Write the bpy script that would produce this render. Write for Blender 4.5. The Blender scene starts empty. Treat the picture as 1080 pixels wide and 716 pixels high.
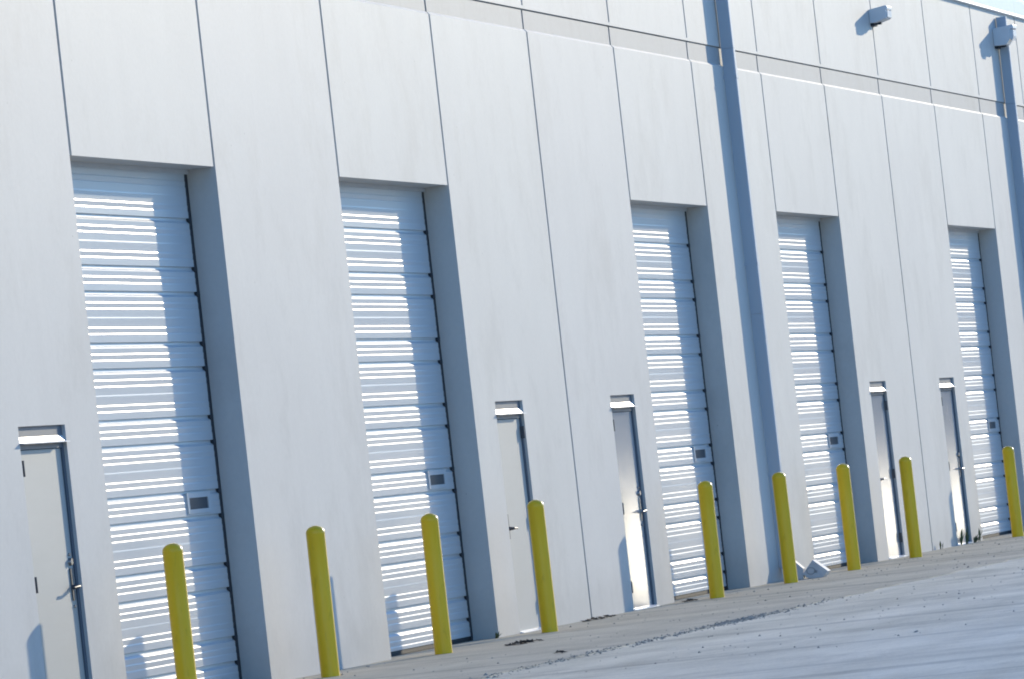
import bpy, bmesh, math, random
from mathutils import Vector, Matrix

random.seed(7)
C = bpy.context.scene.collection
W = 3.66            # bay module (twelve feet)
HEAD = 4.27         # underside of the tall door heads
SUN_DIR = Vector((4.1, -1.0, 1.03)).normalized()    # towards the sun

# ------------------------------------------------------------------ helpers
def tag(o, label=None, cat=None, group=None, kind=None):
    if label: o['label'] = label
    if cat: o['category'] = cat
    if group: o['group'] = group
    if kind: o['kind'] = kind
    return o

def empty(name, loc=(0, 0, 0), parent=None):
    o = bpy.data.objects.new(name, None)
    C.objects.link(o)
    o.location = loc
    o.parent = parent
    return o

class MB:
    """collects vertices and faces for ONE mesh object"""
    def __init__(self):
        self.v, self.f, self.m = [], [], []
    def face(self, pts, mi=0):
        b = len(self.v)
        self.v += [tuple(p) for p in pts]
        self.f.append(tuple(range(b, b + len(pts))))
        self.m.append(mi)
    def box(self, x0, x1, y0, y1, z0, z1, mi=0):
        p = [(x, y, z) for z in (z0, z1) for y in (y0, y1) for x in (x0, x1)]
        b = len(self.v)
        self.v += p
        for q in ((0, 2, 3, 1), (4, 5, 7, 6), (0, 1, 5, 4), (2, 6, 7, 3), (0, 4, 6, 2), (1, 3, 7, 5)):
            self.f.append(tuple(b + i for i in q)); self.m.append(mi)
    def prism(self, prof, x0, x1, mi=0, axis='x'):
        """closed profile (a,b) swept along an axis: x -> (y,z), z -> (x,y), y -> (x,z)"""
        def mk(a, b, t):
            return {'x': (t, a, b), 'z': (a, b, t), 'y': (a, t, b)}[axis]
        n = len(prof); b0 = len(self.v)
        self.v += [mk(a, b, x0) for a, b in prof] + [mk(a, b, x1) for a, b in prof]
        for i in range(n):
            j = (i + 1) % n
            self.f.append((b0 + i, b0 + j, b0 + n + j, b0 + n + i)); self.m.append(mi)
        self.f.append(tuple(b0 + i for i in reversed(range(n)))); self.m.append(mi)
        self.f.append(tuple(b0 + n + i for i in range(n))); self.m.append(mi)
    def tube(self, pts, r, seg=10, mi=0, caps=True):
        pts = [Vector(p) for p in pts]
        rs = r if isinstance(r, (list, tuple)) else [r] * len(pts)
        rings = []
        up = Vector((0.13, 0.31, 0.94)).normalized()
        for i, p in enumerate(pts):
            d = (pts[min(i + 1, len(pts) - 1)] - pts[max(i - 1, 0)]).normalized()
            a = d.cross(up)
            if a.length < 1e-3: a = d.cross(Vector((1, 0, 0)))
            a.normalize(); c = d.cross(a)
            b = len(self.v)
            for k in range(seg):
                t = 2 * math.pi * k / seg
                self.v.append(tuple(p + (a * math.cos(t) + c * math.sin(t)) * rs[i]))
            rings.append(b)
        for b0, b1 in zip(rings, rings[1:]):
            for k in range(seg):
                j = (k + 1) % seg
                self.f.append((b0 + k, b0 + j, b1 + j, b1 + k)); self.m.append(mi)
        if caps:
            self.f.append(tuple(rings[0] + k for k in reversed(range(seg)))); self.m.append(mi)
            self.f.append(tuple(rings[-1] + k for k in range(seg))); self.m.append(mi)
    def lathe(self, prof, cx=0, cy=0, seg=40, mi=0):
        """profile of (r, z) from the bottom up, turned round a vertical axis"""
        rings = []
        for r, z in prof:
            b = len(self.v)
            for k in range(seg):
                t = 2 * math.pi * k / seg
                self.v.append((cx + r * math.cos(t), cy + r * math.sin(t), z))
            rings.append(b)
        for b0, b1 in zip(rings, rings[1:]):
            for k in range(seg):
                j = (k + 1) % seg
                self.f.append((b0 + k, b0 + j, b1 + j, b1 + k)); self.m.append(mi)
        self.f.append(tuple(rings[-1] + k for k in range(seg))); self.m.append(mi)
    def build(self, name, mats, parent=None, smooth=None, bevel=None, normals=True):
        me = bpy.data.meshes.new(name)
        me.from_pydata(self.v, [], self.f)
        if not isinstance(mats, (list, tuple)): mats = [mats]
        for m in mats: me.materials.append(m)
        for p, mi in zip(me.polygons, self.m): p.material_index = mi
        bm = bmesh.new(); bm.from_mesh(me)
        bmesh.ops.remove_doubles(bm, verts=bm.verts, dist=1e-5)
        if normals: bmesh.ops.recalc_face_normals(bm, faces=bm.faces)
        if smooth is not None:
            for f in bm.faces: f.smooth = True
            for e in bm.edges:
                if len(e.link_faces) == 2:
                    e.smooth = e.calc_face_angle(0) < math.radians(smooth)
        bm.to_mesh(me); bm.free()
        o = bpy.data.objects.new(name, me)
        C.objects.link(o)
        o.parent = parent
        if bevel:
            bv = o.modifiers.new('bevel', 'BEVEL')
            bv.width = bevel; bv.segments = 2; bv.limit_method = 'ANGLE'; bv.angle_limit = math.radians(40)
        return o

def copy_tree(o, parent=None):
    c = o.copy()
    C.objects.link(c)
    c.parent = parent
    for ch in list(o.children):
        copy_tree(ch, c)
    return c

# ---------------------------------------------------------------- materials
def new_mat(name):
    m = bpy.data.materials.new(name)
    m.use_nodes = True
    nt = m.node_tree
    return m, nt, nt.nodes['Principled BSDF']

def tex(nt, kind, scale=1.0, mapping=None, **kw):
    n = nt.nodes.new(kind)
    tc = nt.nodes.new('ShaderNodeTexCoord')
    mp = nt.nodes.new('ShaderNodeMapping')
    if mapping: mp.inputs['Scale'].default_value = mapping
    nt.links.new(tc.outputs['Object'], mp.inputs['Vector'])
    nt.links.new(mp.outputs['Vector'], n.inputs['Vector'])
    if 'Scale' in n.inputs: n.inputs['Scale'].default_value = scale
    for k, v in kw.items():
        n.inputs[k].default_value = v
    return n

def ramp(nt, src, stops):
    r = nt.nodes.new('ShaderNodeValToRGB')
    e = r.color_ramp.elements
    while len(e) < len(stops): e.new(0.5)
    for el, (p, c) in zip(e, stops):
        el.position = p
        el.color = (c, c, c, 1) if isinstance(c, (int, float)) else tuple(c) + (1,)
    nt.links.new(src, r.inputs['Fac'])
    return r

def mix(nt, fac, a, b, mode='MIX'):
    n = nt.nodes.new('ShaderNodeMix')
    n.data_type = 'RGBA'; n.blend_type = mode
    for sock, val in ((n.inputs[0], fac), (n.inputs[6], a), (n.inputs[7], b)):
        if isinstance(val, (int, float)): sock.default_value = val
        elif isinstance(val, tuple): sock.default_value = val + (1,) if len(val) == 3 else val
        else: nt.links.new(val, sock)
    return n.outputs[2]

def bump(nt, bs, heights, dist=0.01):
    prev = None
    for h, s in heights:
        b = nt.nodes.new('ShaderNodeBump')
        b.inputs['Strength'].default_value = s
        b.inputs['Distance'].default_value = dist
        nt.links.new(h, b.inputs['Height'])
        if prev: nt.links.new(prev, b.inputs['Normal'])
        prev = b.outputs['Normal']
    nt.links.new(prev, bs.inputs['Normal'])

def setp(bs, **kw):
    for k, v in kw.items():
        s = bs.inputs[k.replace('_', ' ')]
        s.default_value = tuple(v) + (1,) if isinstance(v, tuple) and len(v) == 3 else v

def concrete_paint(name, col, stain, rough=0.55, spec=0.32):
    """painted tilt-up concrete: cloudy trowel tone, vertical rain streaks, dirt close to the ground"""
    m, nt, bs = new_mat(name)
    cloud = tex(nt, 'ShaderNodeTexNoise', 0.55, Detail=5.0, Roughness=0.6)
    streak = tex(nt, 'ShaderNodeTexNoise', 1.0, (2.2, 2.2, 0.14), Detail=4.0, Roughness=0.6)
    fine = tex(nt, 'ShaderNodeTexNoise', 22.0, Detail=4.0)
    speck = tex(nt, 'ShaderNodeTexVoronoi', 3.2)
    c = mix(nt, ramp(nt, cloud.outputs['Fac'], [(0.35, 0.0), (0.7, 1.0)]).outputs[0], stain, col)
    st = ramp(nt, streak.outputs['Fac'], [(0.50, 1.0), (0.82, 0.965)])
    c = mix(nt, 1.0, c, st.outputs[0], 'MULTIPLY')
    fi = ramp(nt, fine.outputs['Fac'], [(0.3, 0.965), (0.7, 1.0)])
    c = mix(nt, 1.0, c, fi.outputs[0], 'MULTIPLY')
    sp = ramp(nt, speck.outputs['Distance'], [(0.012, 0.62), (0.03, 1.0)])
    c = mix(nt, 1.0, c, sp.outputs[0], 'MULTIPLY')
    # each cast panel took the paint a little differently
    tp = nt.nodes.new('ShaderNodeTexCoord'); sp_ = nt.nodes.new('ShaderNodeSeparateXYZ')
    nt.links.new(tp.outputs['Object'], sp_.inputs[0])
    dv = nt.nodes.new('ShaderNodeMath'); dv.operation = 'DIVIDE'; nt.links.new(sp_.outputs['X'], dv.inputs[0]); dv.inputs[1].default_value = 3.66
    fl_ = nt.nodes.new('ShaderNodeMath'); fl_.operation = 'FLOOR'; nt.links.new(dv.outputs[0], fl_.inputs[0])
    wn = nt.nodes.new('ShaderNodeTexWhiteNoise'); wn.noise_dimensions = '1D'; nt.links.new(fl_.outputs[0], wn.inputs['W'])
    c = mix(nt, 1.0, c, ramp(nt, wn.outputs['Value'], [(0.0, (0.95, 0.955, 0.97)), (1.0, (1.0, 1.0, 0.99))]).outputs[0], 'MULTIPLY')
    # old drips and patches
    pt = tex(nt, 'ShaderNodeTexNoise', 1.0, (0.8, 0.8, 0.5), Detail=7.0, Roughness=0.7)
    c = mix(nt, 1.0, c, ramp(nt, pt.outputs['Fac'], [(0.36, 0.905), (0.50, 1.0), (0.62, 1.0), (0.70, 1.035)]).outputs[0], 'MULTIPLY')
    # splash dirt with a ragged upper edge along the foot of the wall
    tc = nt.nodes.new('ShaderNodeTexCoord'); sx = nt.nodes.new('ShaderNodeSeparateXYZ')
    nt.links.new(tc.outputs['Object'], sx.inputs[0])
    dn = tex(nt, 'ShaderNodeTexNoise', 3.0, Detail=6.0)
    ad = nt.nodes.new('ShaderNodeMath'); ad.operation = 'MULTIPLY_ADD'
    nt.links.new(dn.outputs['Fac'], ad.inputs[0]); ad.inputs[1].default_value = -0.42
    nt.links.new(sx.outputs['Z'], ad.inputs[2])
    dr = ramp(nt, ad.outputs[0], [(0.0, 0.90), (0.30, 1.0)])
    c = mix(nt, 1.0, c, dr.outputs[0], 'MULTIPLY')
    nt.links.new(c, bs.inputs['Base Color'])
    setp(bs, Roughness=rough, Specular_IOR_Level=spec)
    wav = tex(nt, 'ShaderNodeTexNoise', 1.6, Detail=2.0)
    bump(nt, bs, [(wav.outputs['Fac'], 0.05), (fine.outputs['Fac'], 0.025)], 0.02)
    return m

def plain(name, col, rough=0.5, metal=0.0, spec=0.5, var=0.12, scale=6.0, bmp=0.0, stretch=None):
    m, nt, bs = new_mat(name)
    n = tex(nt, 'ShaderNodeTexNoise', scale, stretch, Detail=4.0)
    r = ramp(nt, n.outputs['Fac'], [(0.3, 1 - var), (0.7, 1.0)])
    c = mix(nt, 1.0, col, r.outputs[0], 'MULTIPLY')
    nt.links.new(c, bs.inputs['Base Color'])
    setp(bs, Roughness=rough, Metallic=metal, Specular_IOR_Level=spec)
    if bmp: bump(nt, bs, [(n.outputs['Fac'], bmp)], 0.01)
    return m

M = {}
M['wall'] = concrete_paint('painted_concrete', (0.65, 0.625, 0.585), (0.595, 0.575, 0.545))
M['band'] = concrete_paint('painted_band', (0.40, 0.405, 0.41), (0.375, 0.38, 0.385))
M['roof'] = plain('roof_membrane', (0.62, 0.62, 0.60), 0.8)
M['coping'] = plain('coping_metal', (0.78, 0.79, 0.79), 0.38, 0.0, var=0.05)
M['spout'] = plain('spout_paint', (0.48, 0.515, 0.56), 0.45, var=0.06, scale=2.0, stretch=(1, 1, 0.2))
M['dark'] = plain('dark_steel', (0.030, 0.035, 0.045), 0.55, 0.3)
M['seal'] = plain('black_rubber', (0.015, 0.015, 0.016), 0.7)
M['frame'] = plain('frame_paint', (0.56, 0.57, 0.58), 0.45, var=0.08)
M['darkframe'] = plain('door_frame_bronze', (0.10, 0.12, 0.155), 0.45, var=0.1)
M['hood'] = plain('mill_aluminium', (0.85, 0.85, 0.85), 0.42, 0.3, var=0.08, scale=20)
M['chrome'] = plain('satin_chrome', (0.30, 0.30, 0.31), 0.28, 1.0, var=0.1, scale=30)
M['hinge'] = plain('dull_hinge_steel', (0.10, 0.10, 0.11), 0.45, 0.6)
M['glass'] = plain('dark_glazing', (0.03, 0.04, 0.055), 0.35, 0.0, 0.3)
M['lamp'] = plain('lamp_housing_paint', (0.70, 0.71, 0.72), 0.42, var=0.08)
M['carton'] = plain('white_carton', (0.56, 0.59, 0.62), 0.6, var=0.15, scale=9, bmp=0.1)
M['print'] = plain('grey_print', (0.30, 0.33, 0.36), 0.6)
M['scuff'] = plain('scuff_grey', (0.22, 0.23, 0.24), 0.6)

def door_steel(name, col, rough, metal, spec, dirt=0.12):
    m, nt, bs = new_mat(name)
    n = tex(nt, 'ShaderNodeTexNoise', 1.3, (0.5, 1, 2.5), Detail=5.0, Roughness=0.65)
    f = tex(nt, 'ShaderNodeTexNoise', 1.0, (0.7, 1.0, 0.7), Detail=2.0)
    r = ramp(nt, n.outputs['Fac'], [(0.32, 1 - dirt), (0.68, 1.0)])
    c = mix(nt, 1.0, col, r.outputs[0], 'MULTIPLY')
    nt.links.new(c, bs.inputs['Base Color'])
    rr = ramp(nt, n.outputs['Fac'], [(0.3, rough * 1.12), (0.7, rough)])
    nt.links.new(rr.outputs[0], bs.inputs['Roughness'])
    setp(bs, Metallic=metal, Specular_IOR_Level=spec)
    bump(nt, bs, [(f.outputs['Fac'], 0.015)], 0.02)
    return m
M['roller'] = door_steel('ribbed_door_enamel', (0.54, 0.56, 0.575), 0.32, 0.0, 0.8, 0.05)
M['leaf'] = door_steel('door_leaf_enamel', (0.60, 0.61, 0.62), 0.16, 0.40, 0.6, 0.05)
M['dullleaf'] = door_steel('dull_door_leaf', (0.44, 0.435, 0.41), 0.48, 0.1, 0.5, 0.06)

# bollard plastic: faded yellow, scuffed near the foot
m, nt, bs = new_mat('yellow_bollard_sleeve')
n1 = tex(nt, 'ShaderNodeTexNoise', 3.5, (1, 1, 0.35), Detail=5.0)
c = mix(nt, ramp(nt, n1.outputs['Fac'], [(0.35, 0.0), (0.7, 1.0)]).outputs[0], (0.92, 0.56, 0.008), (0.98, 0.62, 0.012))
n2 = tex(nt, 'ShaderNodeTexNoise', 30.0, (1, 1, 0.3), Detail=5.0)
c = mix(nt, 1.0, c, ramp(nt, n2.outputs['Fac'], [(0.26, 0.86), (0.40, 1.0)]).outputs[0], 'MULTIPLY')
nt.links.new(c, bs.inputs['Base Color'])
setp(bs, Roughness=0.30, Specular_IOR_Level=0.5)
bump(nt, bs, [(n2.outputs['Fac'], 0.05)], 0.005)
M['bollard'] = m

def paving(name, a, b, streak_map, rough, spec, crack=0.0, fine_scale=40):
    m, nt, bs = new_mat(name)
    big = tex(nt, 'ShaderNodeTexNoise', 0.35, Detail=5.0, Roughness=0.6)
    stk = tex(nt, 'ShaderNodeTexNoise', 1.0, streak_map, Detail=6.0, Roughness=0.65)
    fin = tex(nt, 'ShaderNodeTexNoise', fine_scale, Detail=5.0, Roughness=0.7)
    spk = tex(nt, 'ShaderNodeTexVoronoi', 2.3)
    mid = tex(nt, 'ShaderNodeTexNoise', 0.55, (0.8, 1.0, 1), Detail=12.0, Roughness=0.78)
    c = mix(nt, ramp(nt, stk.outputs['Fac'], [(0.36, 0.0), (0.64, 1.0)]).outputs[0], a, b)
    c = mix(nt, 1.0, c, ramp(nt, big.outputs['Fac'], [(0.3, 0.82), (0.68, 1.0)]).outputs[0], 'MULTIPLY')
    c = mix(nt, 1.0, c, ramp(nt, mid.outputs['Fac'], [(0.34, 0.70), (0.48, 0.97), (0.66, 1.06)]).outputs[0], 'MULTIPLY')
    c = mix(nt, 1.0, c, ramp(nt, fin.outputs['Fac'], [(0.3, 0.80), (0.6, 1.0)]).outputs[0], 'MULTIPLY')
    c = mix(nt, 1.0, c, ramp(nt, spk.outputs['Distance'], [(0.012, 0.35), (0.028, 1.0)]).outputs[0], 'MULTIPLY')
    scr = tex(nt, 'ShaderNodeTexNoise', 1.0, (1.1, 0.10, 1), Detail=8.0, Roughness=0.7)
    c = mix(nt, 1.0, c, ramp(nt, scr.outputs['Fac'], [(0.36, 0.66), (0.47, 0.97), (0.60, 1.0), (0.70, 1.1)]).outputs[0], 'MULTIPLY')
    nt.links.new(c, bs.inputs['Base Color'])
    rr = ramp(nt, stk.outputs['Fac'], [(0.35, rough), (0.65, rough * 0.85)])
    nt.links.new(rr.outputs[0], bs.inputs['Roughness'])
    setp(bs, Specular_IOR_Level=spec)
    bump(nt, bs, [(stk.outputs['Fac'], 0.15), (fin.outputs['Fac'], 0.5), (mid.outputs['Fac'], 0.3)], 0.012)
    return m
M['apron'] = paving('apron_concrete', (0.60, 0.54, 0.42), (0.68, 0.61, 0.48), (0.25, 1.6, 1), 0.7, 0.15)
M['yard'] = paving('yard_concrete', (0.64, 0.595, 0.475), (0.84, 0.78, 0.635), (0.16, 0.9, 1), 0.6, 0.18)
M['gravel'] = plain('gravel_bits', (0.45, 0.42, 0.36), 0.85, var=0.6, scale=14)
M['weed'] = plain('weed_green', (0.10, 0.14, 0.05), 0.6, var=0.4, scale=25)
M['deadleaf'] = plain('dead_leaf', (0.055, 0.045, 0.032), 0.8, var=0.5, scale=30)

# ------------------------------------------------------------- the ground
g = MB(); S = 1500.0
g.face([(-S, -S, -0.005), (S, -S, -0.005), (S, S, -0.005), (-S, S, -0.005)])
tag(g.build('ground', M['yard']), kind='structure')

# unseen dark ridge on the sunward side, added only for the glossy doors to reflect
hm = MB()
NA, NR = 60, 8
rows = []
for i in range(NA + 1):
    a = math.radians(-78 + 76 * i / NA)
    crest = 92 + 14 * math.sin(i * 0.37) + 9 * math.sin(i * 0.91 + 2) + 5 * math.sin(i * 2.3)
    crest *= min(1.0, (NA - i) / 6.0 + 0.02, i / 6.0 + 0.02)
    rows.append([((250 + 18 * k) * math.cos(a), (250 + 18 * k) * math.sin(a), -0.5 + 0.26 * crest * math.sin(math.pi * k / NR) ** 0.8) for k in range(NR + 1)])
for i in range(NA):
    for k in range(NR):
        hm.face([rows[i][k], rows[i + 1][k], rows[i + 1][k + 1], rows[i][k + 1]])
tag(hm.build('added_ridge', plain('added_ridge_tone', (0.12, 0.17, 0.21), 0.9, var=0.4, scale=0.1), smooth=180), kind='structure')

# concrete apron along the wall, with a worn ragged outer edge
APX0, APX1 = -60.0, 62.0
ap = MB()
def edge_y(x):
    return -2.93 + 0.035 * math.sin(x * 1.7) + 0.025 * math.sin(x * 4.3 + 1) + random.uniform(-0.02, 0.02)
xs = [APX0 + i * 0.25 for i in range(int((APX1 - APX0) / 0.25) + 1)]
ye = [edge_y(x) for x in xs]
for i in range(len(xs) - 1):
    a, b = xs[i], xs[i + 1]
    ap.face([(a, ye[i], 0), (b, ye[i + 1], 0), (b, -0.140, 0), (a, -0.140, 0)])
    ap.face([(a, ye[i] - 0.001, -0.03), (b, ye[i + 1] - 0.001, -0.03), (b, ye[i + 1], 0), (a, ye[i], 0)])
ap.face([(APX0, -0.140, 0), (APX1, -0.140, 0), (APX1, -0.140, -0.012), (APX0, -0.140, -0.012)])
ap.face([(APX0, -0.140, -0.012), (APX1, -0.140, -0.012), (APX1, -0.126, -0.012), (APX0, -0.126, -0.012)])
ap.face([(APX0, -0.126, -0.012), (APX1, -0.126, -0.012), (APX1, -0.126, 0.0), (APX0, -0.126, 0.0)])
ap.face([(APX0, -0.126, 0.0), (APX1, -0.126, 0.0), (APX1, 0.6, 0.0), (APX0, 0.6, 0.0)])
tag(ap.build('pavement', M['apron'], normals=False), kind='structure')

# gravel and broken edge along the joint between apron and yard
gb = MB()
def pebble(mb, x, y, z, r):
    n = 5
    top = (x + random.uniform(-.3, .3) * r, y + random.uniform(-.3, .3) * r, z + r * random.uniform(.5, 1.0))
    ring = []
    for k in range(n):
        t = 2 * math.pi * (k + random.uniform(-.25, .25)) / n
        q = r * random.uniform(.7, 1.2)
        ring.append((x + q * math.cos(t), y + q * math.sin(t), z))
    for k in range(n):
        mb.face([ring[k], ring[(k + 1) % n], top])
for i in range(1500):
    x = random.choice((random.gauss(4.5, 2.4), random.gauss(8.6, 1.0), random.gauss(8.2, 0.6), random.uniform(-3, 13)))
    y = -2.95 + random.gauss(0, 0.05 + 0.03 * math.sin(x * 2.1) ** 2)
    pebble(gb, x, y, -0.006 if y < -2.96 else -0.001, min(abs(random.gauss(0.004, 0.006)) + 0.003, 0.022))
for i in range(800):
    x = random.uniform(-2, 42); y = random.uniform(-6.5, -0.1)
    pebble(gb, x, y, -0.006 if y < -2.98 else 0, abs(random.gauss(0.006, 0.004)) + 0.003)
tag(gb.build('gravel', M['gravel']), 'loose gravel and grit along the edge of the concrete apron', 'gravel', kind='stuff')

# ------------------------------------------------------------ the warehouse
wh = tag(empty('warehouse'), 'long white tilt-up concrete warehouse with tall ribbed doors and narrow steel doors', 'warehouse')
X0, X1, TOP = -25.62, 54.9, 7.45
PANEL = [k * W for k in range(-7, 16)]                    # panel joints of the upper wall
FULL = [-4 * W * 0 - 3.66, 14.64, 32.94, 51.24, -21.96]   # joints that run down to the ground
TALL = [0, 2, 5, 7, 10]                                   # which modules hold a tall door
SMALL = [(-1.89, -0.83), (11.81, 12.85), (16.44, 17.48), (30.03, 31.06), (34.72, 35.76)]
JW = 0.027                                                # half width of a joint

def heightfield(name, mat, xb, zb, depth, parent):
    """a wall face made of rectangular cells lying at their own depth, with the returns between them"""
    mb = MB()
    nx, nz = len(xb) - 1, len(zb) - 1
    D = [[depth((xb[i] + xb[i + 1]) / 2, zb[k], zb[k + 1]) for k in range(nz)] for i in range(nx)]
    for i in range(nx):
        for k in range(nz):
            if D[i][k] is None: continue
            a, b = D[i][k]; x0, x1, z0, z1 = xb[i], xb[i + 1], zb[k], zb[k + 1]
            mb.face([(x0, a, z0), (x1, a, z0), (x1, b, z1), (x0, b, z1)])
            if i + 1 < nx and D[i + 1][k] is not None and D[i + 1][k] != D[i][k]:
                a2, b2 = D[i + 1][k]
                if a < a2: mb.face([(x1, a, z0), (x1, a2, z0), (x1, b2, z1), (x1, b, z1)])
                else: mb.face([(x1, a2, z0), (x1, a, z0), (x1, b, z1), (x1, b2, z1)][::-1])
            if k + 1 < nz and D[i][k + 1] is not None:
                a2 = D[i][k + 1][0]
                if abs(a2 - b) > 1e-6:
                    q = [(x0, b, z1), (x1, b, z1), (x1, a2, z1), (x0, a2, z1)]
                    mb.face(q if a2 > b else q[::-1])
    return mb.build(name, mat, parent, normals=False)

def near(x, lst, h): return any(abs(x - q) < h for q in lst)
GROOVE = 0.027
# lower wall (with chamfered shoulder), band course and upper wall as three meshes
xb = {X0, X1}
for q in PANEL: xb |= {q - JW, q + JW}
for a, b in SMALL: xb |= {a, b}
xb = sorted(x for x in xb if X0 <= x <= X1)
def in_tall(x): return any(k * W - JW < x < (k + 1) * W + JW for k in TALL)
def in_small(x): return any(a < x < b for a, b in SMALL)
def d_low(x, z0, z1):
    zc = (z0 + z1) / 2
    if in_tall(x) and zc < HEAD: return (0.46, 0.46)
    if in_small(x) and zc < 2.22: return (0.30, 0.30)
    if near(x, FULL, JW) or (zc > HEAD and near(x, PANEL, JW)):
        return (GROOVE, GROOVE)
    if zc > 5.89: return (0.0, 0.026)
    return (0.0, 0.0)
heightfield('wall', M['wall'], xb, [-0.05, 2.22, HEAD, 5.890, 5.918], d_low, wh)
def d_band(x, z0, z1):
    zc = (z0 + z1) / 2
    if near(x, PANEL, JW): return (0.046, 0.046)
    if zc > 6.112: return (0.044, 0.044)
    return (0.028, 0.028)
heightfield('stripe_band', M['band'], xb, [5.915, 6.112, 6.126], d_band, wh)
def d_up(x, z0, z1):
    if near(x, PANEL, JW * 0.8): return (0.036, 0.036)
    return (0.016, 0.016)
up = heightfield('upper_wall', M['wall'], xb, [6.126, TOP], d_up, wh)
# underside of the upper wall where it oversails the groove
mb = MB(); mb.box(X0, X1, 0.0165, 0.30, 6.1255, 6.16)
mb.build('wall_ledge', M['wall'], wh)
# solid body behind the skin: back, sides, roof
mb = MB()
mb.box(X0, X1, 0.465, 24.0, -0.05, TOP - 0.4)
mb.box(X0, X0 + 0.2, 0.02, 0.465, -0.05, TOP)
mb.box(X1 - 0.2, X1, 0.02, 0.465, -0.05, TOP)
mb.build('rear_walls', M['wall'], wh)
mb = MB(); mb.box(X0 - 0.001, X1 + 0.001, 0.47, 24.01, TOP - 0.398, TOP - 0.3)
mb.build('roof', M['roof'], wh)
# metal coping with a kicked-out drip edge
cp = MB()
prof = [(0.012, TOP - 0.012), (-0.034, TOP - 0.004), (-0.032, TOP + 0.010), (-0.016, TOP + 0.034), (-0.016, TOP + 0.245),
        (0.34, TOP + 0.225), (0.34, TOP - 0.15), (0.30, TOP - 0.15), (0.30, TOP - 0.012)]
for i in range(22):
    a = X0 - 0.05 + i * W; b = min(a + W - 0.004, X1 + 0.05)
    if b > a: cp.prism(prof, a, b)
cp.build('coping', M['coping'], wh)

# ------------------------------------------------------------- tall doors
def tall_door_profile():
    """(z, y) from the top down; y grows into the building, 0 = outer skin"""
    seams, z = [], 3.87
    while z > 0.15:
        seams.append((z, 0.205 if (len(seams) % 2) else 0.403)); z -= seams[-1][1]
    out = [(HEAD + 0.02, 0.002)]
    def ribs(zt, h, first):
        p = []
        if first:
            p += [(zt, 0.0), (zt - 0.003, 0.020), (zt - 0.026, 0.017), (zt - 0.040, 0.006), (zt - 0.047, 0.0015)]
        else:
            p += [(zt - 0.044, 0.0)]
        rr = [0.097, 0.147] if h < 0.3 else [0.097, 0.147, 0.217, 0.297, 0.347]
        for r in rr:
            d = 0.0013 if r == 0.217 else 0.0026
            p += [(zt - r + 0.008, d), (zt - r, 0.0003), (zt - r - 0.004, 0.0)]
        return p
    out += ribs(HEAD - 0.001, 0.40, False)
    for zt, h in seams:
        out += ribs(zt, h, True)
    return [q for q in out if q[0] > 0.045] + [(0.045, 0.0)]

PROF = tall_door_profile()
DY = 0.247                                                # depth of the door skin behind the wall face
def make_tall_door():
    mb = MB()
    xl, xr = 0.03, 3.592
    # the skin is modelled in strips with seams between the slats; ends folded back
    for (za, ya), (zb_, yb) in zip(PROF, PROF[1:]):
        mb.face([(xl, DY + yb, zb_), (xr, DY + yb, zb_), (xr, DY + ya, za), (xl, DY + ya, za)])
        mb.face([(xr, DY + yb, zb_), (xr, DY + 0.05, zb_), (xr, DY + 0.05, za), (xr, DY + ya, za)])
        mb.face([(xl, DY + yb, zb_), (xl, DY + ya, za), (xl, DY + 0.05, za), (xl, DY + 0.05, zb_)])
    mb.face([(xl, DY, 0.045), (xl, DY + 0.05, 0.045), (xr, DY + 0.05, 0.045), (xr, DY, 0.045)])
    door = mb.build('overhead_door', M['roller'], normals=False)
    # head angle and the two side guides with roller brackets at every seam
    h = MB(); h.box(-0.02, W + 0.02, DY - 0.012, DY + 0.2, HEAD - 0.035, HEAD + 0.01)
    h.build('head_angle', M['frame'], door)
    for a, b in ((3.600, W + 0.0235), (-0.0235, 0.022)):
        gd = MB(); gd.box(a, b, DY + 0.004, DY + 0.17, 0.0, HEAD - 0.036)
        for z, y in PROF:
            if abs(y - 0.020) < 1e-6:
                gd.box(a + 0.002 if a < 1 else 3.574, b + 0.02 if a < 1 else b - 0.03, DY - 0.006, DY + 0.055, z - 0.030, z + 0.002)
        gd.build('guide_track', M['dark'], door)
    s = MB(); s.box(0.03, 3.585, DY + 0.006, DY + 0.045, 0.004, 0.0445)
    s.build('bottom_seal', M['seal'], door)
    # small vision panel near the right edge
    v = MB()
    a, b, z0, z1 = 2.70, 3.32, 1.455, 1.625
    gx0, gx1, gz0, gz1 = 2.75, 3.25, 1.49, 1.583
    y0, y1 = DY - 0.012, DY + 0.02
    v.box(a, gx0, y0, y1, z0, z1); v.box(gx1, b, y0, y1, z0, z1)
    v.box(gx0, gx1, y0, y1, z0, gz0); v.box(gx0, gx1, y0, y1, gz1, z1)
    v.build('window_frame', M['roller'], door)
    p = MB(); p.box(gx0, gx1, DY - 0.002, DY + 0.012, gz0, gz1)
    p.build('window_pane', M['glass'], door)
    return door
proto = make_tall_door()
for i, k in enumerate(TALL):
    d = proto if i == 0 else copy_tree(proto)
    d.location = (k * W, 0, 0)
    d.parent = wh
    d['group'] = 'tall ribbed overhead doors'

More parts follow.
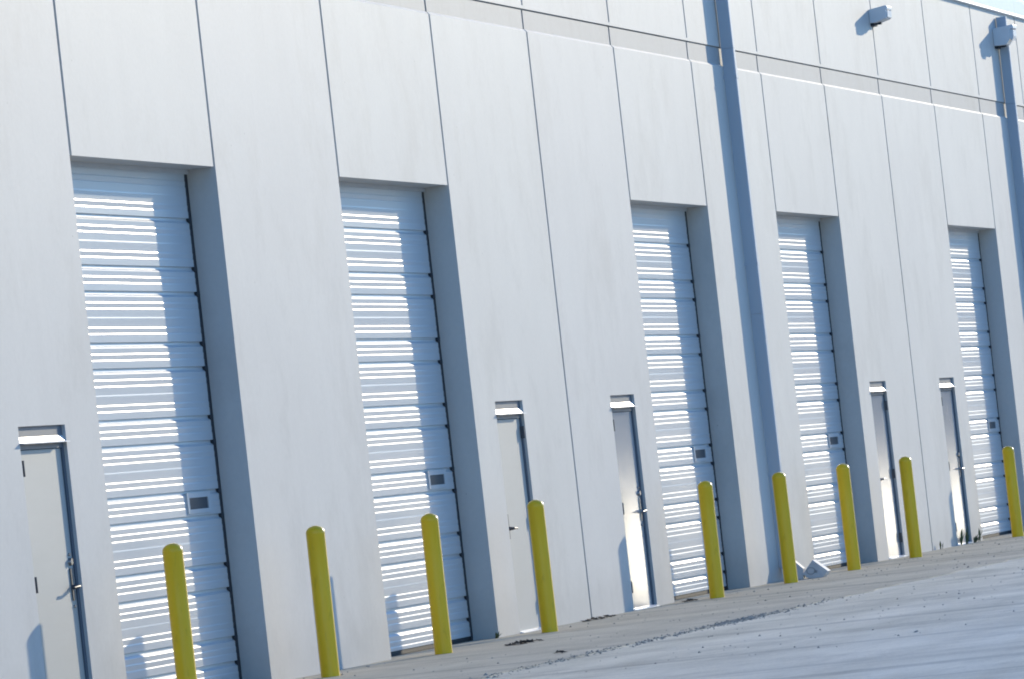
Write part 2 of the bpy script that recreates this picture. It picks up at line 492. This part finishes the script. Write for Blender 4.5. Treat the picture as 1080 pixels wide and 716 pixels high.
# ------------------------------------------------------------ narrow doors
LY = 0.040                                                # leaf face behind the wall face
def make_small_door(w, hinge_left, dull):
    """local x runs across the opening from its left edge"""
    fr = 0.045
    leaf = MB(); leaf.box(fr + 0.004, w - fr - 0.004, LY, LY + 0.045, 0.012, 2.046)
    door = leaf.build('door', M['dullleaf' if dull else 'leaf'], bevel=0.003)
    f = MB()
    f.box(0, fr, LY - 0.012, LY + 0.12, 0, 2.218); f.box(w - fr, w, LY - 0.012, LY + 0.12, 0, 2.218)
    f.box(fr, w - fr, LY - 0.012, LY + 0.12, 2.050, 2.218)
    f.build('door_frame', M['darkframe'], door)
    hx = fr + 0.002 if hinge_left else w - fr - 0.002
    for z in (0.24, 1.05, 1.91):
        h = MB(); h.tube([(hx, LY - 0.030, z - 0.06), (hx, LY - 0.030, z + 0.06)], 0.012, 8)
        h.box(hx - 0.016, hx + 0.016, LY - 0.026, LY + 0.004, z - 0.057, z + 0.057)
        h.build('hinge', M['hinge'], door)
    lx = w - fr - 0.075 if hinge_left else fr + 0.075
    s = -1 if hinge_left else 1
    lv = MB()
    lv.box(lx - 0.024, lx + 0.024, LY - 0.010, LY + 0.001, 0.90, 1.14)
    lv.tube([(lx, LY, 1.0), (lx, LY - 0.030, 1.0), (lx, LY - 0.062, 1.0)], [0.022, 0.017, 0.012], 12)
    lv.tube([(lx, LY - 0.060, 1.0), (lx + s * 0.05, LY - 0.066, 1.0), (lx + s * 0.125, LY - 0.058, 0.995)], [0.011, 0.010, 0.009], 10)
    lv.build('lever_handle', M['hinge' if dull else 'chrome'], door, smooth=40)
    if hinge_left:
        cy = MB()
        cy.tube([(lx, LY, 1.19), (lx, LY - 0.022, 1.19)], [0.030, 0.026], 14)
        cy.build('deadbolt', M['chrome'], door, smooth=40)
        for z in (1.245, 0.855):
            st = MB(); st.tube([(lx, LY, z), (lx, LY - 0.012, z)], [0.012, 0.010], 10)
            st.build('stud', M['chrome'], door, smooth=40)
    # drip cap over the head: sloping sheet with a turned-down lip
    dc = MB()
    dc.prism([(LY - 0.013, 2.142), (LY - 0.034, 2.101), (LY - 0.072, 2.092), (LY - 0.072, 2.088), (LY - 0.033, 2.094), (LY - 0.013, 2.132)], 0.003, w - 0.003)
    dc.build('drip_cap', M['hood'], door)
    t = MB()
    t.prism([(LY + 0.001, 0.0), (LY + 0.001, 0.020), (LY - 0.012, 0.020), (LY - 0.075, 0.004), (LY - 0.075, 0.0)], 0.002, w - 0.002)
    t.build('threshold', M['hood'], door)
    return door
for i, (a, b) in enumerate(SMALL):
    d = make_small_door(b - a, i in (0, 2, 4), i < 2)
    d.location = (a, 0, 0); d.parent = wh
    d['group'] = 'narrow steel doors'
    if i == 4:
        for x, z, dx, dz in ((0.40, 1.66, 0.05, 0.10), (0.52, 1.72, 0.02, 0.14), (0.62, 1.67, 0.05, -0.10)):
            y = LY - 0.001; sc = MB()
            sc.prism([(x, z), (x + 0.03, z), (x + dx + 0.03, z + dz), (x + dx, z + dz)], y, y + 0.002, axis='y')
            sc.build('scuff_mark', M['scuff'], d)

# ------------------------------------------------------- downspouts on the wall
def make_spout(xc, top, shoe):
    w, dp = 0.056, 0.138
    mb = MB()
    prof = [(xc - w, 0.004), (xc - w, -dp + 0.012), (xc - w + 0.012, -dp), (xc + w - 0.012, -dp), (xc + w, -dp + 0.012), (xc + w, 0.004)]
    prof = [(x, y - 0.002) for x, y in prof]
    zs = [0.24 if shoe else 0.05, 3.05, 6.1, top]
    for z0, z1 in zip(zs, zs[1:]):
        mb.prism(prof, z0, z1 - 0.003, axis='z')
    sp = mb.build('downspout', M['spout'], wh)
    for z in (1.2, 3.6, 5.75, 7.1):
        if z < top:
            st = MB()
            st.box(xc - w - 0.05, xc + w + 0.05, -0.006, -0.0005, z, z + 0.035)
            st.prism([(xc - w - 0.003, -0.003), (xc - w - 0.003, -dp - 0.006), (xc + w + 0.003, -dp - 0.006), (xc + w + 0.003, -0.003)], z, z + 0.035, axis='z')
            st.build('strap', M['spout'], sp)
    if shoe:
        sh = MB()
        sh.prism([(-0.002, 0.26), (-dp - 0.004, 0.26), (-dp - 0.09, 0.10), (-dp - 0.115, 0.02), (-dp - 0.02, 0.02), (-0.002, 0.16)], xc - w - 0.004, xc + w + 0.004)
        sh.build('shoe', M['spout'], sp)
    return sp
make_spout(23.66, 7.44, True)
make_spout(42.33, 7.36, True)

# ------------------------------------------------------------------ wall lights
def make_light(name, loc, w, d, h, deep, label):
    t = tag(empty(name, loc), label, 'wall light', 'box lights high on the wall')
    mb = MB()
    if deep:    # long flat hood with the face sloping back underneath
        prof = [(0.0, 0.0), (0.0, h), (-0.10, h + 0.012), (-d, h + 0.03), (-d, h - 0.025), (-d * 0.84, h - 0.035), (-d * 0.80, h * 0.35), (-d * 0.62, 0.01), (-d * 0.5, 0.0)]
    else:
        prof = [(0.0, 0.0), (0.0, h), (-d * 0.9, h + 0.03), (-d, h + 0.02), (-d, h - 0.02), (-d * 0.93, h - 0.03), (-d * 0.88, h * 0.22), (-d * 0.30, 0.0)]
    mb.prism(prof, -w / 2, w / 2)
    mb.build('housing', M['lamp'], t, bevel=0.006)
    ln = MB()
    if deep:
        ln.prism([(-d * 0.835, h - 0.04), (-d * 0.98, h - 0.045), (-d * 0.97, h * 0.45), (-d * 0.90, h * 0.20), (-d * 0.795, h * 0.33)], -w / 2 + 0.025, w / 2 - 0.025)
    else:
        ln.prism([(-d * 0.93, h - 0.035), (-d * 0.99, h - 0.04), (-d * 0.97, h * 0.3), (-d * 0.88, h * 0.24)], -w / 2 + 0.025, w / 2 - 0.025)
    ln.build('lens', M['lamp'], t)
    br = MB()
    br.box(-w * 0.36, w * 0.36, -0.05, 0.02, -0.035, h * 0.6)
    br.box(-0.025, 0.025, -d * 0.5, -0.049, -0.022, 0.004)
    br.build('bracket', M['dark'], t)
    return t
make_light('wall_light', (32.93, 0.014, 6.83), 0.32, 0.245, 0.175, False, 'white box light on the upper wall between the two downspouts')
make_light('wall_light', (42.10, 0.014, 6.93), 0.30, 0.30, 0.25, True, 'hooded box light in front of the downspout at the upper right corner')

# -------------------------------------------------------------------- bollards
BOL = [(-0.11, 1.243, 'yellow bollard in front of the largest roller door, below its small window'),
       (3.70, 1.25, 'yellow bollard against the wide wall pier between the two nearest roller doors'),
       (7.23, 1.24, 'yellow bollard in front of the second nearest roller door, below its small window'),
       (11.01, 1.25, 'yellow bollard partly hiding the narrow door right of the second roller door'),
       (18.15, 1.24, 'yellow bollard at the right side of the middle roller door, left of the near downspout'),
       (21.88, 1.24, 'yellow bollard at the foot of the near downspout, beside the tipped white carton'),
       (25.43, 1.25, 'yellow bollard in front of the second roller door from the right, right of the carton'),
       (29.25, 1.25, 'yellow bollard just right of the narrow white door, left of the weeds'),
       (36.54, 1.225, 'yellow bollard in front of the farthest roller door, by the right edge')]
R = 0.0785
prof = [(R, -0.02), (R, 1.0)]
dome = [(R * math.cos(t), R * 0.75 * math.sin(t)) for t in [math.radians(a) for a in (12, 24, 36, 48, 60, 72, 82, 88)]]
bp = None
for i, (x, h, lab) in enumerate(BOL):
    z1 = h - R * 0.75
    mb = MB(); mb.lathe([(R, -0.02), (R, 0.35), (R, 0.8), (R, z1 - 0.012), (R + 0.0012, z1 - 0.006), (R, z1)] + [(r, z1 + z) for r, z in dome])
    o = mb.build('bollard', M['bollard'], smooth=35)
    o.location = (x + 0.12, -0.465, 0)
    o.rotation_euler = (random.uniform(-.004, .004), random.uniform(-.004, .004), random.uniform(0, 6))
    tag(o, lab, 'bollard', 'yellow bollards along the wall')

# -------------------------------------------------------- small things on the apron
# tipped carton behind the bollard at the downspout
ct = tag(empty('carton', (23.33, -0.42, 0.0)), 'small white printed carton lying tipped on its edge by the downspout', 'carton')
bx = MB()
def rot(p, a): return (p[0] * math.cos(a) - p[1] * math.sin(a), p[0] * math.sin(a) + p[1] * math.cos(a))
a = math.radians(41)
sq = [rot(p, -a) for p in ((0, 0), (0.215, 0.0), (0.215, 0.20), (0, 0.20))]
zmin = min(p[1] for p in sq)
sq = [(-p[0] + 0.10, p[1] - zmin - 0.085) for p in sq]
# clip the lowest corner flat: it is crushed where it meets the ground
sq2 = []
for i in range(4):
    p, q = sq[i], sq[(i + 1) % 4]
    if p[1] >= 0: sq2.append(p)
    if (p[1] < 0) != (q[1] < 0):
        t = p[1] / (p[1] - q[1]); sq2.append((p[0] + t * (q[0] - p[0]), 0.0))
bx.prism(sq2, 0.0, 0.17)
bo = bx.build('box_body', M['carton'], ct, bevel=0.004)
fl = MB(); fl.prism([(0.10, 0.002), (0.17, 0.002), (0.205, 0.205), (0.185, 0.215), (0.09, 0.12)], 0.02, 0.14)
fl.build('open_flap', M['carton'], ct)
pr = MB()
cy, cz = 0.0, 0.085
ring_o = [(cy + 0.052 * math.cos(t * math.pi / 12), cz + 0.042 * math.sin(t * math.pi / 12)) for t in range(24)]
ring_i = [(cy + 0.042 * math.cos(t * math.pi / 12), cz + 0.033 * math.sin(t * math.pi / 12)) for t in range(24)]
for k in range(24):
    j = (k + 1) % 24
    pr.face([(-0.0015, *ring_o[k]), (-0.0015, *ring_o[j]), (-0.0015, *ring_i[j]), (-0.0015, *ring_i[k])])
pr.face([(-0.0015, -0.045, 0.09), (-0.0015, -0.075, 0.085), (-0.0015, -0.07, 0.055), (-0.0015, -0.04, 0.06)])
pr.build('printed_mark', M['print'], ct, normals=False)

# weeds growing out of the joint at the wall foot
def weed(x, y, n, h, label, spread=0.10):
    mb = MB()
    for i in range(n):
        t = random.uniform(0, 2 * math.pi); s = random.uniform(0.25, 1.0) * spread
        hh = h * random.uniform(0.45, 1.0)
        bx_, by_ = random.uniform(-.02, .02), random.uniform(-.015, .015)
        tip = Vector((bx_ + s * math.cos(t), by_ - abs(s * math.sin(t)) * 0.7, hh))
        mid = Vector((bx_ + 0.45 * s * math.cos(t), by_ - 0.3 * abs(s * math.sin(t)), hh * 0.62))
        wv = Vector((-math.sin(t), math.cos(t), 0.3)) * random.uniform(0.006, 0.013)
        base = Vector((bx_, by_, 0))
        mb.face([base - wv * 0.3, base + wv * 0.3, mid + wv, mid - wv])
        mb.face([mid - wv, mid + wv, tip])
    o = mb.build('weed', M['weed'], normals=False); o.location = (x, y, 0)
    return tag(o, label, 'weed', 'weeds at the foot of the wall')
weed(33.28, -0.05, 6, 0.15, 'small dark weed right of the wall joint, apart from the other weeds', 0.05)
weed(34.62, -0.06, 9, 0.24, 'leafy weed at the left edge of the farthest narrow door', 0.13)
weed(35.02, -0.07, 8, 0.25, 'tall forked weed in front of the farthest narrow door', 0.13)
weed(35.62, -0.06, 18, 0.12, 'low dark weed at the right foot of the farthest narrow door', 0.20)
weed(35.98, -0.06, 8, 0.22, 'weed on the pier between the farthest narrow door and roller door', 0.14)
weed(10.86, -0.02, 10, 0.07, 'tuft of weed in the corner of the second nearest roller door', 0.10)

def leaf_patch(x, y, rx, ry, n, label):
    mb = MB()
    for i in range(n):
        r = math.sqrt(random.random()); t = random.uniform(0, 2 * math.pi)
        px, py = rx * r * math.cos(t), ry * r * math.sin(t)
        s = random.uniform(0.015, 0.045); q = random.uniform(0, math.pi)
        c, d = s * math.cos(q), s * math.sin(q)
        z = 0.004 + random.random() * 0.03 * (1 - r)
        mb.face([(px - c, py - d, z), (px + d * .4, py - c * .4, z + random.uniform(0, .02)), (px + c, py + d, z + random.uniform(0, .015)), (px - d * .4, py + c * .4, z + 0.004)])
    o = mb.build('dead_leaves', M['deadleaf'], normals=False); o.location = (x, y, 0)
    return tag(o, label, 'dead leaves', 'clumps of dead leaves')
leaf_patch(7.9, -1.05, 0.42, 0.12, 90, 'clump of dark dead leaves on the apron near the second roller door')
leaf_patch(14.2, -0.18, 0.62, 0.07, 90, 'dark dead leaves gathered at the foot of the wall joint')
leaf_patch(3.5, -2.5, 0.10, 0.05, 14, 'few dead leaves near the worn apron edge in the foreground')
leaf_patch(17.9, -0.25, 0.30, 0.05, 30, 'dead leaves by the left foot of the middle roller door')

# ------------------------------------------------------------------------ light
sc = bpy.context.scene
w = bpy.data.worlds.new('World'); sc.world = w; w.use_nodes = True
nt = w.node_tree
sky = nt.nodes.new('ShaderNodeTexSky'); sky.sky_type = 'NISHITA'; sky.sun_disc = False
elev = math.asin(SUN_DIR.z)
sky.sun_elevation = elev
sky.sun_rotation = math.atan2(SUN_DIR.x, SUN_DIR.y)
sky.altitude = 50; sky.air_density = 1.0; sky.dust_density = 0.1; sky.ozone_density = 6.5
nt.links.new(sky.outputs[0], nt.nodes['Background'].inputs[0])
nt.nodes['Background'].inputs[1].default_value = 0.15

sl = bpy.data.lights.new('sun', 'SUN'); sl.energy = 1.86; sl.angle = math.radians(0.5); sl.color = (1.0, 0.87, 0.64)
so = bpy.data.objects.new('sun', sl); C.objects.link(so)
so.rotation_euler = SUN_DIR.to_track_quat('Z', 'Y').to_euler()

# ----------------------------------------------------------------------- camera
cam = bpy.data.cameras.new('camera'); co = bpy.data.objects.new('camera', cam); C.objects.link(co)
yaw, pitch, roll = 0.2543872, 0.0251118, -0.1109728
F = Vector((math.cos(pitch) * math.cos(yaw), math.cos(pitch) * math.sin(yaw), math.sin(pitch)))
Rv = Vector((math.sin(yaw), -math.cos(yaw), 0)); U = Rv.cross(F)
R2 = Rv * math.cos(roll) + U * math.sin(roll); U2 = U * math.cos(roll) - Rv * math.sin(roll)
mw = Matrix.Identity(4)
for i in range(3):
    mw[i][0], mw[i][1], mw[i][2] = R2[i], U2[i], -F[i]
mw.translation = Vector((-44.072, -14.766, 1.3334))
co.matrix_world = mw
cam.sensor_width = 36.0; cam.lens = 6400 / 1080 * 36
cam.clip_start = 0.1; cam.clip_end = 6000
sc.camera = co

sc.cycles.pixel_filter_type = 'BLACKMAN_HARRIS'; sc.cycles.filter_width = 1.9
sc.view_settings.view_transform = 'Standard'
sc.view_settings.look = 'None'
sc.view_settings.gamma = 1.0
sc.view_settings.exposure = 1.0
sc.view_settings.use_curve_mapping = False
